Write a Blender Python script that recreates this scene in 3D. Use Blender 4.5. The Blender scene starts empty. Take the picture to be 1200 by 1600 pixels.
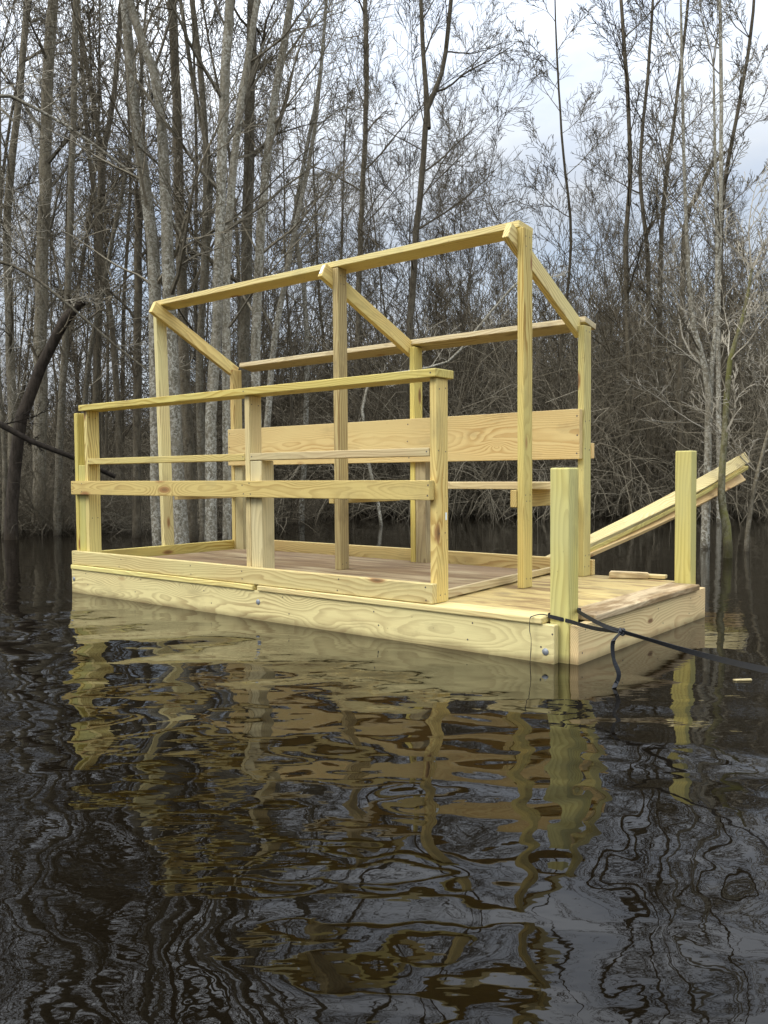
import bpy, bmesh, math, random
from mathutils import Vector, Matrix, Euler
R = math.radians
scene = bpy.context.scene
COL = scene.collection

# ------------------------------------------------------------------ camera
CX, CY, CZ = 1.5558, -3.0605, 0.763
YAW, PITCH, ROLL, FPX = 0.68833, -0.04294, -0.00694, 1336.87
cyw, syw, cpt, spt = math.cos(YAW), math.sin(YAW), math.cos(PITCH), math.sin(PITCH)
FWD = Vector((-syw*cpt, cyw*cpt, spt)); RT0 = Vector((cyw, syw, 0)); UP0 = RT0.cross(FWD)
RT = math.cos(ROLL)*RT0 + math.sin(ROLL)*UP0
UP = -math.sin(ROLL)*RT0 + math.cos(ROLL)*UP0
CAMP = Vector((CX, CY, CZ))
cd = bpy.data.cameras.new('camera'); cam = bpy.data.objects.new('camera', cd); COL.objects.link(cam)
cd.sensor_fit = 'VERTICAL'; cd.sensor_height = 24.0; cd.lens = FPX/1600*24.0
cd.clip_start = 0.05; cd.clip_end = 2000
m3 = Matrix((RT, UP, -FWD)).transposed()
cam.matrix_world = Matrix.Translation(CAMP) @ m3.to_4x4()
scene.camera = cam
scene.render.resolution_x = 768; scene.render.resolution_y = 1024

def P(u, v, depth):
    """world point seen at photo pixel (u, v), at a distance along the view axis"""
    return CAMP + depth*(FWD + RT*((u-600)/FPX) + UP*((800-v)/FPX))

# ------------------------------------------------------------------ world, sun, exposure
SUN_EL, SUN_AZ = R(46), R(205)     # azimuth clockwise from +Y
w = bpy.data.worlds.new('World'); scene.world = w; w.use_nodes = True
nt = w.node_tree; nt.nodes.clear(); N = nt.nodes.new; L = nt.links.new
out = N('ShaderNodeOutputWorld'); bg = N('ShaderNodeBackground'); bg.inputs['Strength'].default_value = 0.10
sky = N('ShaderNodeTexSky'); sky.sky_type = 'NISHITA'; sky.sun_disc = False
sky.sun_elevation = SUN_EL; sky.sun_rotation = SUN_AZ; sky.air_density = 1.0; sky.dust_density = 1.5
tc = N('ShaderNodeTexCoord'); sep = N('ShaderNodeSeparateXYZ'); L(tc.outputs['Generated'], sep.inputs[0])
mp = N('ShaderNodeMapping'); mp.inputs['Scale'].default_value = (1, 1, 2.2); L(tc.outputs['Generated'], mp.inputs[0])
cn = N('ShaderNodeTexNoise'); cn.inputs['Scale'].default_value = 3.2; cn.inputs['Detail'].default_value = 6
cn.inputs['Roughness'].default_value = 0.55; L(mp.outputs[0], cn.inputs['Vector'])
cr = N('ShaderNodeMapRange'); cr.inputs['From Min'].default_value = 0.34; cr.inputs['From Max'].default_value = 0.64
cr.inputs['To Min'].default_value = 0.52; cr.inputs['To Max'].default_value = 1.0; L(cn.outputs['Fac'], cr.inputs['Value'])
# overcast sky: brighter overhead than at the horizon
zr = N('ShaderNodeMapRange'); zr.interpolation_type = 'SMOOTHSTEP'; zr.inputs['From Min'].default_value = 0.25; zr.inputs['From Max'].default_value = 0.78
zr.inputs['To Min'].default_value = 7.3; zr.inputs['To Max'].default_value = 37.0; L(sep.outputs['Z'], zr.inputs['Value'])
cc = N('ShaderNodeVectorMath'); cc.operation = 'SCALE'; cc.inputs[0].default_value = (0.935, 0.985, 1.05)
L(zr.outputs[0], cc.inputs['Scale'])
sk2 = N('ShaderNodeVectorMath'); sk2.operation = 'SCALE'; sk2.inputs['Scale'].default_value = 2.0; L(sky.outputs[0], sk2.inputs[0])
mx = N('ShaderNodeMix'); mx.data_type = 'RGBA'; L(cr.outputs[0], mx.inputs[0]); L(sk2.outputs[0], mx.inputs[6]); L(cc.outputs[0], mx.inputs[7])
L(mx.outputs[2], bg.inputs['Color']); L(bg.outputs[0], out.inputs['Surface'])

sd = bpy.data.lights.new('sun', 'SUN'); sd.energy = 1.5; sd.angle = R(24); sd.color = (1.0, 0.95, 0.86)
so = bpy.data.objects.new('sun', sd); COL.objects.link(so)
sdir = Vector((math.sin(SUN_AZ)*math.cos(SUN_EL), math.cos(SUN_AZ)*math.cos(SUN_EL), math.sin(SUN_EL)))
so.rotation_euler = sdir.to_track_quat('Z', 'Y').to_euler(); so.location = (0, -6, 12)
scene.view_settings.view_transform = 'Standard'; scene.view_settings.look = 'None'
scene.view_settings.exposure = 0.03; scene.view_settings.gamma = 1.0
scene.cycles.max_bounces = 6; scene.cycles.diffuse_bounces = 3; scene.cycles.glossy_bounces = 3
scene.cycles.caustics_reflective = False; scene.cycles.caustics_refractive = False

# ------------------------------------------------------------------ helpers
def tag(o, label=None, cat=None, group=None, kind=None):
    if label: o['label'] = label
    if cat: o['category'] = cat
    if group: o['group'] = group
    if kind: o['kind'] = kind
    return o
def empty(name, loc=(0, 0, 0)):
    o = bpy.data.objects.new(name, None); COL.objects.link(o); o.location = loc; o.empty_display_size = .2
    return o
def link(name, me, mat, parent=None):
    o = bpy.data.objects.new(name, me); COL.objects.link(o)
    if mat is not None and len(me.materials) == 0: me.materials.append(mat)
    if parent is not None: o.parent = parent
    return o

class NT:
    """small node-tree builder"""
    def __init__(s, name):
        s.m = bpy.data.materials.new(name); s.m.use_nodes = True
        s.t = s.m.node_tree; s.b = s.t.nodes['Principled BSDF']
    def n(s, typ, **kw):
        x = s.t.nodes.new('ShaderNode'+typ)
        for k, v in kw.items():
            if k.startswith('i_'): x.inputs[k[2:].replace('_', ' ')].default_value = v
            else: setattr(x, k, v)
        return x
    def l(s, a, b): s.t.links.new(a, b)
    def math(s, op, a, b=None, c=None, clamp=False):
        x = s.t.nodes.new('ShaderNodeMath'); x.operation = op; x.use_clamp = clamp
        for i, v in enumerate((a, b, c)):
            if v is None: continue
            if isinstance(v, (int, float)): x.inputs[i].default_value = v
            else: s.l(v, x.inputs[i])
        return x.outputs[0]
    def noise(s, vec, scale, detail=2, rough=.5, dist=0):
        x = s.n('TexNoise', i_Scale=scale, i_Detail=detail, i_Roughness=rough, i_Distortion=dist); s.l(vec, x.inputs['Vector']); return x.outputs['Fac']
    def mapping(s, vec, scale=(1, 1, 1), loc=(0, 0, 0)):
        x = s.n('Mapping'); x.inputs['Scale'].default_value = scale; x.inputs['Location'].default_value = loc; s.l(vec, x.inputs[0]); return x.outputs[0]
    def ramp(s, fac, stops):
        x = s.n('ValToRGB'); e = x.color_ramp.elements
        while len(e) > 1: e.remove(e[-1])
        for i, (p, c) in enumerate(stops):
            q = e[0] if i == 0 else e.new(p)
            q.position = p; q.color = (*c, 1)
        s.l(fac, x.inputs[0]); return x.outputs[0]
    def mix(s, fac, a, b, blend='MIX'):
        x = s.n('Mix', data_type='RGBA', blend_type=blend)
        for sock, v in ((x.inputs[0], fac), (x.inputs[6], a), (x.inputs[7], b)):
            if isinstance(v, (int, float)): sock.default_value = v
            elif isinstance(v, tuple): sock.default_value = (*v, 1)
            else: s.l(v, sock)
        return x.outputs[2]
    def rng(s, v, a, b, c, d):
        x = s.n('MapRange'); x.inputs[1].default_value = a; x.inputs[2].default_value = b; x.inputs[3].default_value = c; x.inputs[4].default_value = d
        s.l(v, x.inputs[0]); return x.outputs[0]

# ------------------------------------------------------------------ wood
def wood(name, light, dark, tint=None, knots=1.0, ring=120.0, stain=0.25, pith=(0.10, 0.06), wave=0.05, wet=False, scuff=0.0):
    """sawn softwood: growth rings about a pith beside the board, drawn in the board's own axes (X = length)"""
    k = NT(name)
    tcn = k.n('TexCoord'); oi = k.n('ObjectInfo')
    off = k.n('VectorMath', operation='SCALE'); off.inputs[0].default_value = (37.0, 11.0, 23.0); k.l(oi.outputs['Random'], off.inputs['Scale'])
    obj = tcn.outputs['Object']
    add = k.n('VectorMath', operation='ADD'); k.l(obj, add.inputs[0]); k.l(off.outputs[0], add.inputs[1]); pv = add.outputs[0]
    s = k.n('SeparateXYZ'); k.l(obj, s.inputs[0])
    low = k.noise(k.mapping(pv, (1.1, 5, 5)), 1.0, 2, .5)
    mid = k.noise(k.mapping(pv, (3.5, 16, 16)), 1.0, 2, .5)
    # knots
    vo = k.n('TexVoronoi', feature='F1', i_Scale=1.0, i_Randomness=1.0); k.l(k.mapping(pv, (2.1, 6.2, 6.2)), vo.inputs['Vector'])
    kd = vo.outputs['Distance']
    bump = k.math('POWER', 2.718, k.math('MULTIPLY', kd, -5.0))
    py = k.math('ADD', s.outputs['Y'], k.math('MULTIPLY_ADD', oi.outputs['Random'], pith[0], pith[0]*.3))
    pz = k.math('ADD', s.outputs['Z'], pith[1])
    r = k.math('SQRT', k.math('ADD', k.math('MULTIPLY', py, py), k.math('MULTIPLY', pz, pz)))
    r = k.math('ADD', r, k.math('MULTIPLY', k.math('SUBTRACT', low, .5), wave*2))
    r = k.math('ADD', r, k.math('MULTIPLY', k.math('SUBTRACT', mid, .5), wave*.32))
    r = k.math('ADD', r, k.math('MULTIPLY', bump, .05*knots))
    ph = k.math('FRACT', k.math('MULTIPLY', r, ring))
    late = k.rng(ph, .35, .80, 0, 1); late = k.math('MULTIPLY', late, k.rng(ph, .93, 1.0, 1, 0))
    fib = k.noise(k.mapping(pv, (6, 190, 190)), 1.0, 3, .6)
    strength = k.rng(k.noise(k.mapping(pv, (1.5, 9, 9), (5, 5, 5)), 1.0, 1), .35, .65, .55, 1.0)
    col = k.mix(k.math('MULTIPLY', late, strength, clamp=True), light, dark)
    col = k.mix(k.rng(fib, .3, .7, 0, .30), col, tuple(c*.70 for c in light))
    # broad tone drift and the greenish cast of treated timber
    drift = k.rng(k.noise(k.mapping(pv, (1.4, 4, 4), (9, 3, 1)), 1.0, 3), .35, .68, 0, 1)
    if tint: col = k.mix(k.math('MULTIPLY', drift, .7), col, tint)
    hs = k.n('HueSaturation'); k.l(col, hs.inputs['Color']); k.l(k.rng(oi.outputs['Random'], 0, 1, .82, 1.10), hs.inputs['Value'])
    k.l(k.rng(k.math('FRACT', k.math('MULTIPLY', oi.outputs['Random'], 7.3)), 0, 1, .486, .510), hs.inputs['Hue'])
    k.l(k.rng(k.math('FRACT', k.math('MULTIPLY', oi.outputs['Random'], 3.7)), 0, 1, .82, 1.10), hs.inputs['Saturation'])
    col = hs.outputs[0]
    # dirt and water stains
    st = k.noise(k.mapping(pv, (3, 7, 7), (2, 8, 4)), 1.0, 6, .62)
    col = k.mix(k.math('MULTIPLY', k.rng(st, .56, .74, 0, 1), stain), col, (.20, .15, .075))
    if scuff:
        sf = k.noise(k.mapping(pv, (2.6, 11, 11), (6, 1, 9)), 1.0, 6, .66)
        col = k.mix(k.math('MULTIPLY', k.rng(sf, .46, .60, 0, 1), scuff), col, (.20, .125, .05))
    spk = k.noise(k.mapping(pv, (45, 90, 90)), 1.0, 2, .6)
    col = k.mix(k.math('MULTIPLY', k.rng(spk, .70, .76, 0, 1), .45), col, (.12, .08, .04))
    kn = k.rng(kd, .075*knots+.001, .13*knots+.002, 1, 0)
    sc = k.n('SeparateColor'); k.l(vo.outputs['Color'], sc.inputs[0])
    gate = k.math('GREATER_THAN', sc.outputs[0], .22)
    kc = k.mix(k.rng(kd, .02, .09, 0, 1), (.085, .035, .016), (.30, .14, .05))
    col = k.mix(k.math('MULTIPLY', k.math('MULTIPLY', kn, gate), .85), col, kc)
    if wet:        # soaked, silty band where the water laps the timber
        gz = k.n('SeparateXYZ'); k.l(k.n('NewGeometry').outputs['Position'], gz.inputs[0])
        lap = k.math('ADD', gz.outputs['Z'], k.math('MULTIPLY', k.math('SUBTRACT', k.noise(k.mapping(pv, (6, 6, 6)), 1.0, 4, .6), .5), .045))
        wf = k.rng(lap, .003, .036, .72, 0); col = k.mix(wf, col, (.17, .12, .05))
    k.l(col, k.b.inputs['Base Color'])
    k.b.inputs['Roughness'].default_value = .62; k.b.inputs['Specular IOR Level'].default_value = .25
    bp = k.n('Bump', i_Strength=.25, i_Distance=.002); k.l(k.math('ADD', fib, k.math('MULTIPLY', late, .5)), bp.inputs['Height']); k.l(bp.outputs[0], k.b.inputs['Normal'])
    return k.m

M = {}
M['pine'] = wood('new_pine', (.715, .56, .205), (.385, .23, .055), (.64, .555, .21), ring=75, wave=.07, stain=.4)
M['fascia'] = wood('flat_sawn_pine', (.73, .56, .195), (.32, .175, .04), (.66, .535, .195), ring=165, wave=.046, pith=(.16, 0.0), knots=1.25, wet=True, stain=.4)
M['green'] = wood('treated_post_pine', (.62, .53, .195), (.41, .32, .10), (.50, .475, .245), knots=.9, ring=60, wet=True, stain=.5)
M['amber'] = wood('amber_pine', (.69, .495, .19), (.47, .26, .065), (.70, .54, .22), ring=120, wave=.04, knots=1.1, pith=(.18, 0.0), stain=.4)
M['worn'] = wood('worn_pine', (.52, .42, .19), (.25, .165, .06), (.33, .27, .145), stain=.95, ring=60)
M['deckwood'] = wood('deck_pine', (.66, .545, .265), (.40, .265, .10), (.56, .46, .235), stain=1.0, wave=.09, ring=60)
M['scuffed'] = wood('scuffed_deck_pine', (.58, .46, .20), (.34, .22, .08), (.48, .37, .16), stain=1.0, wave=.09, ring=60, scuff=.9)
M['rose'] = wood('end_pine', (.71, .575, .215), (.43, .26, .065), (.70, .47, .16), ring=130, wave=.022, knots=.7, pith=(.10, .05), wet=True)

def plywood():
    k = NT('weathered_plywood'); tcn = k.n('TexCoord'); o = tcn.outputs['Object']
    a = k.noise(k.mapping(o, (1.5, 11, 11)), 1.0, 6, .62); b = k.noise(k.mapping(o, (1.2, 3.0, 3)), 1.0, 4, .6)
    f = k.noise(k.mapping(o, (9, 120, 120)), 1.0, 3, .6)
    col = k.ramp(a, [(.34, (.09, .052, .022)), (.46, (.20, .128, .06)), (.54, (.32, .24, .125)), (.68, (.50, .405, .24))])
    col = k.mix(k.rng(b, .40, .62, .75, 0), col, (.24, .15, .07)); col = k.mix(k.rng(f, .4, .7, 0, .45), col, (.17, .12, .065))
    k.l(col, k.b.inputs['Base Color']); k.b.inputs['Roughness'].default_value = .8
    bp = k.n('Bump', i_Strength=.4, i_Distance=.003); k.l(f, bp.inputs['Height']); k.l(bp.outputs[0], k.b.inputs['Normal'])
    return k.m
M['ply'] = plywood()
def plain(name, col, rough=.5, metal=0.0, var=.25, scale=40):
    k = NT(name); tcn = k.n('TexCoord'); n_ = k.noise(tcn.outputs['Object'], scale, 3, .6)
    k.l(k.mix(k.rng(n_, .3, .7, 0, 1), tuple(c*(1-var) for c in col), tuple(min(1, c*(1+var)) for c in col)), k.b.inputs['Base Color'])
    k.b.inputs['Roughness'].default_value = rough; k.b.inputs['Metallic'].default_value = metal
    return k.m
M['zinc'] = plain('zinc_bolt', (.30, .32, .34), .62, .6)
M['strap'] = plain('black_webbing', (.007, .008, .011), .55, 0, .4, 300)
M['label'] = plain('white_tag_paper', (.74, .80, .80), .7, 0, .05)

# ------------------------------------------------------------------ boards
def box_mesh(dx, dy, dz, bev=.003, seg=2, sub=1):
    bm = bmesh.new(); bmesh.ops.create_cube(bm, size=1.0)
    for v in bm.verts: v.co = Vector((v.co.x*dx, v.co.y*dy, v.co.z*dz))
    bmesh.ops.bevel(bm, geom=bm.edges[:], offset=bev, segments=seg, affect='EDGES', profile=.5)
    me = bpy.data.meshes.new('board'); bm.to_mesh(me); bm.free()
    return me
def board(name, x0, x1, y0, y1, z0, z1, mat, parent, bev=.0035, end_shift=None, label=None):
    """a sawn board filling the given box; its local X is its length.  end_shift: where the far end goes (lean)"""
    d = Vector((x1-x0, y1-y0, z1-z0)); c = Vector(((x0+x1)/2, (y0+y1)/2, (z0+z1)/2))
    ax = max(range(3), key=lambda i: d[i])
    if ax == 0: rot = Matrix.Identity(3); dims = (d.x, d.y, d.z)
    elif ax == 1: rot = Matrix(((0, -1, 0), (1, 0, 0), (0, 0, 1))); dims = (d.y, d.x, d.z)
    else: rot = Matrix(((0, 0, -1), (0, 1, 0), (1, 0, 0))); dims = (d.z, d.y, d.x)
    me = box_mesh(*dims, bev=bev)
    if end_shift:
        sh = rot.inverted() @ Vector(end_shift)
        for v in me.vertices:
            t = v.co.x/dims[0]+.5
            v.co += sh*t
    o = link(name, me, mat, parent)
    o.matrix_basis = Matrix.Translation(c) @ rot.to_4x4()
    if label: o['label'] = label
    return o
def beam_between(name, a, b, wy, wz, mat, parent, upv=Vector((0, 0, 1)), bev=.0035):
    a, b = Vector(a), Vector(b); x = (b-a).normalized(); y = upv.cross(x).normalized(); z = x.cross(y)
    me = box_mesh((b-a).length, wy, wz, bev)
    o = link(name, me, mat, parent)
    o.matrix_basis = Matrix.Translation((a+b)/2) @ Matrix((x, y, z)).transposed().to_4x4()
    return o

# ================================================================== THE FLOATING BLIND
blind = empty('floating_blind')
tag(blind, 'unfinished floating platform of new yellow lumber with open frame and rails, on dark floodwater', 'duck blind')
B = blind
# hull sides
fa = board('side_fascia', -3.658, -.083, .000, .038, -.030, .156, M['fascia'], B)
board('side_fascia', -3.62, -.040, 1.475, 1.513, -.030, .156, M['fascia'], B)
ef = board('end_fascia', -.038, .000, .047, 1.512, -.030, .157, M['rose'], B)
board('end_fascia', -3.657, -3.620, .040, 1.474, -.030, .156, M['fascia'], B)
def bolt(x, y, z, nrm, parent, r=.010):
    bm = bmesh.new()
    for j, (rr, h) in enumerate(((r*1.25, .002), (r, .004), (r*.7, .0075), (r*.25, .009))):
        pass
    prof = [(r*1.45, 0), (r*1.45, .002), (r*.98, .0025), (r*.85, .0035), (r*.5, .0048), (0, .0052)]
    rings = []
    for rr, h in prof[:-1]:
        rings.append([bm.verts.new((rr*math.cos(a), rr*math.sin(a), h)) for a in [i*math.tau/14 for i in range(14)]])
    top = bm.verts.new((0, 0, prof[-1][1]))
    for a, b in zip(rings, rings[1:]):
        for i in range(14): bm.faces.new((a[i], a[(i+1) % 14], b[(i+1) % 14], b[i]))
    for i in range(14): bm.faces.new((rings[-1][i], rings[-1][(i+1) % 14], top))
    me = bpy.data.meshes.new('bolt'); bm.to_mesh(me); bm.free()
    for p in me.polygons: p.use_smooth = True
    o = link('bolt', me, M['zinc'], parent)
    mw = Matrix.Translation((x, y, z)) @ Vector(nrm).to_track_quat('Z', 'Y').to_matrix().to_4x4()
    o.matrix_basis = parent.matrix_basis.inverted() @ mw
    return o
for x, z in ((-.122, .046), (-3.63, .09), (-1.83, .096)): bolt(x, -.0002, z, (0, -1, 0), fa)
# hidden floats and joists under the deck
for i in range(5): board('joist', -3.3+i*.72, -3.262+i*.72, .040, 1.473, .0, .150, M['pine'], B)
# deck
board('edge_board', -3.652, -1.862, -.011, .125, .1565, .184, M['pine'], B, bev=.004)
board('edge_board', -1.828, -.135, -.011, .125, .1565, .184, M['pine'], B, bev=.005)
board('end_board', -.142, .016, .175, 1.385, .1575, .186, M['scuffed'], B, bev=.005)
board('deck_panel', -3.61, -.146, .128, 1.505, .1575, .181, M['scuffed'], B, bev=.003)
# weathered plywood floor sheet, its open end curling up off the deck
def floor_sheet():
    bm = bmesh.new(); nx, ny = 60, 24
    x0, x1, y0, y1 = -3.60, -.76, .13, 1.43
    rnd = random.Random(4)
    def f(i, j, top):
        x = x0+(x1-x0)*i/nx; y = y0+(y1-y0)*j/ny
        if i == nx: x += -.10*(j/ny) + .008*math.sin(j*1.7)
        else: x += -.10*(j/ny)*(i/nx)
        d = max(0, (x+1.15)/.42)
        lift = .020*d*d*(.75+.35*math.sin(j/ny*3.0+.3)) + .0012*math.sin(x*3.1)*math.sin(y*4)
        return (x-(-2.2), y-.78, lift+(.012 if top else 0))
    T = [[bm.verts.new(f(i, j, True)) for j in range(ny+1)] for i in range(nx+1)]
    Bo = [[bm.verts.new(f(i, j, False)) for j in range(ny+1)] for i in range(nx+1)]
    for i in range(nx):
        for j in range(ny):
            bm.faces.new((T[i][j], T[i+1][j], T[i+1][j+1], T[i][j+1])); bm.faces.new((Bo[i][j], Bo[i][j+1], Bo[i+1][j+1], Bo[i+1][j]))
    for i in range(nx):
        bm.faces.new((Bo[i][0], Bo[i+1][0], T[i+1][0], T[i][0])); bm.faces.new((Bo[i+1][ny], Bo[i][ny], T[i][ny], T[i+1][ny]))
    for j in range(ny):
        bm.faces.new((Bo[nx][j], Bo[nx][j+1], T[nx][j+1], T[nx][j])); bm.faces.new((Bo[0][j+1], Bo[0][j], T[0][j], T[0][j+1]))
    me = bpy.data.meshes.new('floor_sheet'); bm.to_mesh(me); bm.free()
    o = link('floor_sheet', me, M['ply'], B); o.location = (-2.2, .78, .1825)
    # paler batten nailed along the open end
    return o
floor_sheet()
fe = beam_between('floor_edge', (-.745, .17, .2085), (-.815, 1.02, .2085), .018, .040, M['deckwood'], B)
fe2 = beam_between('floor_edge', (-.817, 1.03, .2065), (-.85, 1.40, .2065), .018, .034, M['deckwood'], B)
# curbs
board('curb', -3.657, -.689, .002, .040, .187, .276, M['pine'], B)
board('curb', -3.60, -.624, 1.462, 1.499, .183, .270, M['pine'], B)
board('curb', -3.656, -3.619, .14, 1.455, .186, .262, M['pine'], B)
# near rail: posts (2x4), blocks (4x4), rails
board('rail_post', -3.661, -3.624, .042, .131, .186, 1.188, M['pine'], B)
board('post_block', -3.621, -3.545, .044, .131, .186, .843, M['green'], B)
board('rail_post', -3.542, -3.504, .043, .131, .186, 1.196, M['pine'], B)
board('rail_post', -1.966, -1.929, .042, .131, .187, 1.195, M['pine'], B)
board('post_block', -1.926, -1.838, .043, .132, .187, .845, M['green'], B)
board('rail_post', -.728, -.690, .042, .131, .186, 1.195, M['pine'], B)
board('top_rail', -3.565, -.6775, .0177, .160, 1.1965, 1.2345, M['pine'], B)
board('shelf_rail', -3.502, -1.968, .040, .128, .847, .885, M['pine'], B)
board('shelf_rail', -1.927, -.730, .040, .128, .848, .886, M['pine'], B)
board('mid_rail', -3.652, -.703, .004, .041, .650, .739, M['fascia'], B)
# tall front posts of the roof frame
board('frame_post', -.684, -.646, .730, .818, .182, 1.998, M['pine'], B, bev=.004)
board('frame_post', -1.950, -1.905, .730, .812, .193, 1.998, M['worn'], B, bev=.006)
board('frame_post', -3.672, -3.634, .730, .818, .193, 1.998, M['pine'], B, end_shift=(-.055, 0, 0))
fb = beam_between('roof_beam', (-3.715, .800, 2.0130), (-.672, .800, 2.0130), .140, .036, M['pine'], B, upv=Vector((0, .09, 1)))
# rear posts
board('rear_post', -.672, -.634, 1.372, 1.460, .182, 1.594, M['pine'], B)
board('rear_post', -1.867, -1.829, 1.372, 1.460, .190, 1.594, M['pine'], B)
board('rear_post', -3.641, -3.603, 1.372, 1.460, .190, 1.594, M['pine'], B)
board('post_block', -1.826, -1.745, 1.374, 1.460, .190, .850, M['worn'], B)
board('post_block', -3.600, -3.512, 1.374, 1.460, .190, .850, M['green'], B)
rb = beam_between('roof_beam', (-3.562, 1.470, 1.6130), (-.642, 1.470, 1.6180), .140, .034, M['deckwood'], B, upv=Vector((0, .20, 1)))
# rafters
def rafter(x, yend, mat, x2=None):
    x2 = x if x2 is None else x2
    sl = -.525; n = Vector((0, -sl, 1)).normalized()
    a = Vector((x, .685, 1.994-.525*(.685-.73))) - n*.0445; b = Vector((x2, yend, 1.994-.525*(yend-.73))) - n*.0445
    return beam_between('rafter', a, b, .037, .089, mat, B)
rafter(-.704, 1.46, M['pine'], -.692)
rm = rafter(-1.970, 1.46, M['pine'], -1.887)
rafter(-3.640, 1.452, M['pine'])
me = box_mesh(.0012, .013, .034, .0003, 1); tg = link('paper_tag', me, M['label'], B); tg.location = (-.6893, .112, .575)
# paper tag stapled on the end of the middle rafter
me = box_mesh(.002, .024, .060, .0004, 1); o = link('paper_tag', me, M['label'], rm)
o.matrix_basis = Matrix.Translation((-((Vector((.083, 1.46-.685, -.525*(1.46-.685)))).length)/2-.0012, 0, .004))
# backrest, rear outer rail, bench
board('backrest_board', -3.627, -.640, 1.331, 1.369, .846, 1.126, M['amber'], B)
board('outer_rail', -3.70, -.630, 1.462, 1.498, .850, .938, M['amber'], B)
board('bench_seat', -3.58, -.560, .850, 1.080, .6845, .7225, M['pine'], B)
board('bench_support', -.722, -.686, .724, 1.371, .5945, .6835, M['pine'], B)
board('bench_support', -1.989, -1.952, .724, 1.371, .5945, .6835, M['pine'], B)
board('bench_support', -3.632, -3.596, .819, 1.371, .5945, .6835, M['amber'], B)
# corner posts (4x4, eased corners)
board('corner_post', -.126, -.040, .042, .128, -.25, .788, M['green'], B, bev=.006)
board('corner_post', -.123, -.036, 1.392, 1.473, -.25, .880, M['green'], B, bev=.006)

M['nail'] = plain('nail_head', (.10, .085, .07), .6, .3)
def nails(o, pts, nrm, r=.0042):
    """nail and screw heads set into a board's face, part of the board's mesh"""
    me = o.data; me.materials.append(M['nail']); inv = o.matrix_basis.inverted(); n_ = (inv.to_3x3() @ Vector(nrm)).normalized()
    a = n_.orthogonal().normalized(); b = n_.cross(a)
    bm = bmesh.new(); bm.from_mesh(me)
    for p in pts:
        c = inv @ Vector(p) + n_*.0006
        f = bm.faces.new([bm.verts.new(c+(a*math.cos(t)+b*math.sin(t))*r) for t in [i*math.tau/8 for i in range(8)]]); f.material_index = 1
    bm.to_mesh(me); bm.free()
parts = {}
for o in B.children: parts.setdefault(o.name.split('.')[0], []).append(o)
rn = random.Random(8); J = lambda a=.006: rn.uniform(-a, a)
nails(parts['curb'][0], [(x+J(.012), .002, z+J()) for x in (-3.62, -3.1, -2.4, -1.95, -1.25, -.72) for z in (.206, .254)], (0, -1, 0))
nails(parts['mid_rail'][0], [(x+J(), .004, z+J()) for x in (-3.63, -3.52, -1.945, -1.89, -.715) for z in (.668, .720)], (0, -1, 0))
nails(parts['side_fascia'][0], [(x+J(.05), 0, z+J(.012)) for x in (-3.45, -2.9, -2.25, -1.6, -1.0, -.45, -.13) for z in (.055, .128)], (0, -1, 0))
nails(parts['end_fascia'][0], [(0, y+J(.05), z+J(.01)) for y in (.09, .5, .9, 1.3, 1.47) for z in (.05, .125)], (1, 0, 0))
nails(parts['backrest_board'][0], [(x+J(), 1.331, z+J()) for x in (-3.605, -1.85, -.66) for z in (.88, .985, 1.09)], (0, -1, 0), .005)
for o, x in zip(parts['rail_post'][1:], (-3.504, -1.929, -.690)): nails(o, [(x, y+J(), z+J()) for y in (.062, .108) for z in (.50, .866, .22, 1.15)], (1, 0, 0), .0036)
for o, x in zip(parts['frame_post'][:2], (-.646, -1.905)): nails(o, [(x, y+J(), z+J()) for y in (.752, .79) for z in (.62, .66, 1.9, 1.95, .23)], (1, 0, 0), .0038)
nails(parts['rear_post'][0], [(-.634, y+J(), z+J()) for y in (1.39, 1.435) for z in (.24, .30, .9, 1.06, 1.56)], (1, 0, 0), .0045)
nails(parts['end_board'][0], [(x+J(), y+J(.03), .186) for y in (.22, .55, .95, 1.33) for x in (-.11, -.02)], (0, 0, 1))
nails(parts['top_rail'][0], [(x+J(), .0177, 1.216) for x in (-3.53, -1.94, -.71)], (0, -1, 0))
nails(parts['shelf_rail'][0], [(-3.49, .040, .868), (-1.98, .040, .868)], (0, -1, 0)); nails(parts['shelf_rail'][1], [(-1.91, .040, .868), (-.745, .040, .868)], (0, -1, 0))

# ------------------------------------------------------------------ loose things on and around it
def scrap_block():
    bm = bmesh.new(); bmesh.ops.create_cube(bm, size=1.0)
    for v in bm.verts: v.co = Vector((v.co.x*.21, v.co.y*.085, v.co.z*.036))
    for v in bm.verts:
        if v.co.x > 0: v.co.y *= .72; v.co.z *= .85
    bmesh.ops.bevel(bm, geom=bm.edges[:], offset=.005, segments=2, affect='EDGES')
    me = bpy.data.meshes.new('scrap'); bm.to_mesh(me); bm.free()
    o = link('wood_offcut', me, M['deckwood']); o.location = (-.40, 1.455, .2005); o.rotation_euler = (0, 0, R(20)); return o
tag(scrap_block(), 'short sawn wood offcut lying on the deck near the far corner post', 'wood offcut')
board_o = board('wood_offcut', -.335, -.215, 1.487, 1.540, .1865, .2065, M['deckwood'], None)
board_o.rotation_euler = (0, 0, R(8)); board_o.location.z = .1965
tag(board_o, 'thin pale wood offcut beside the larger scrap at the deck edge', 'wood offcut')

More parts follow.
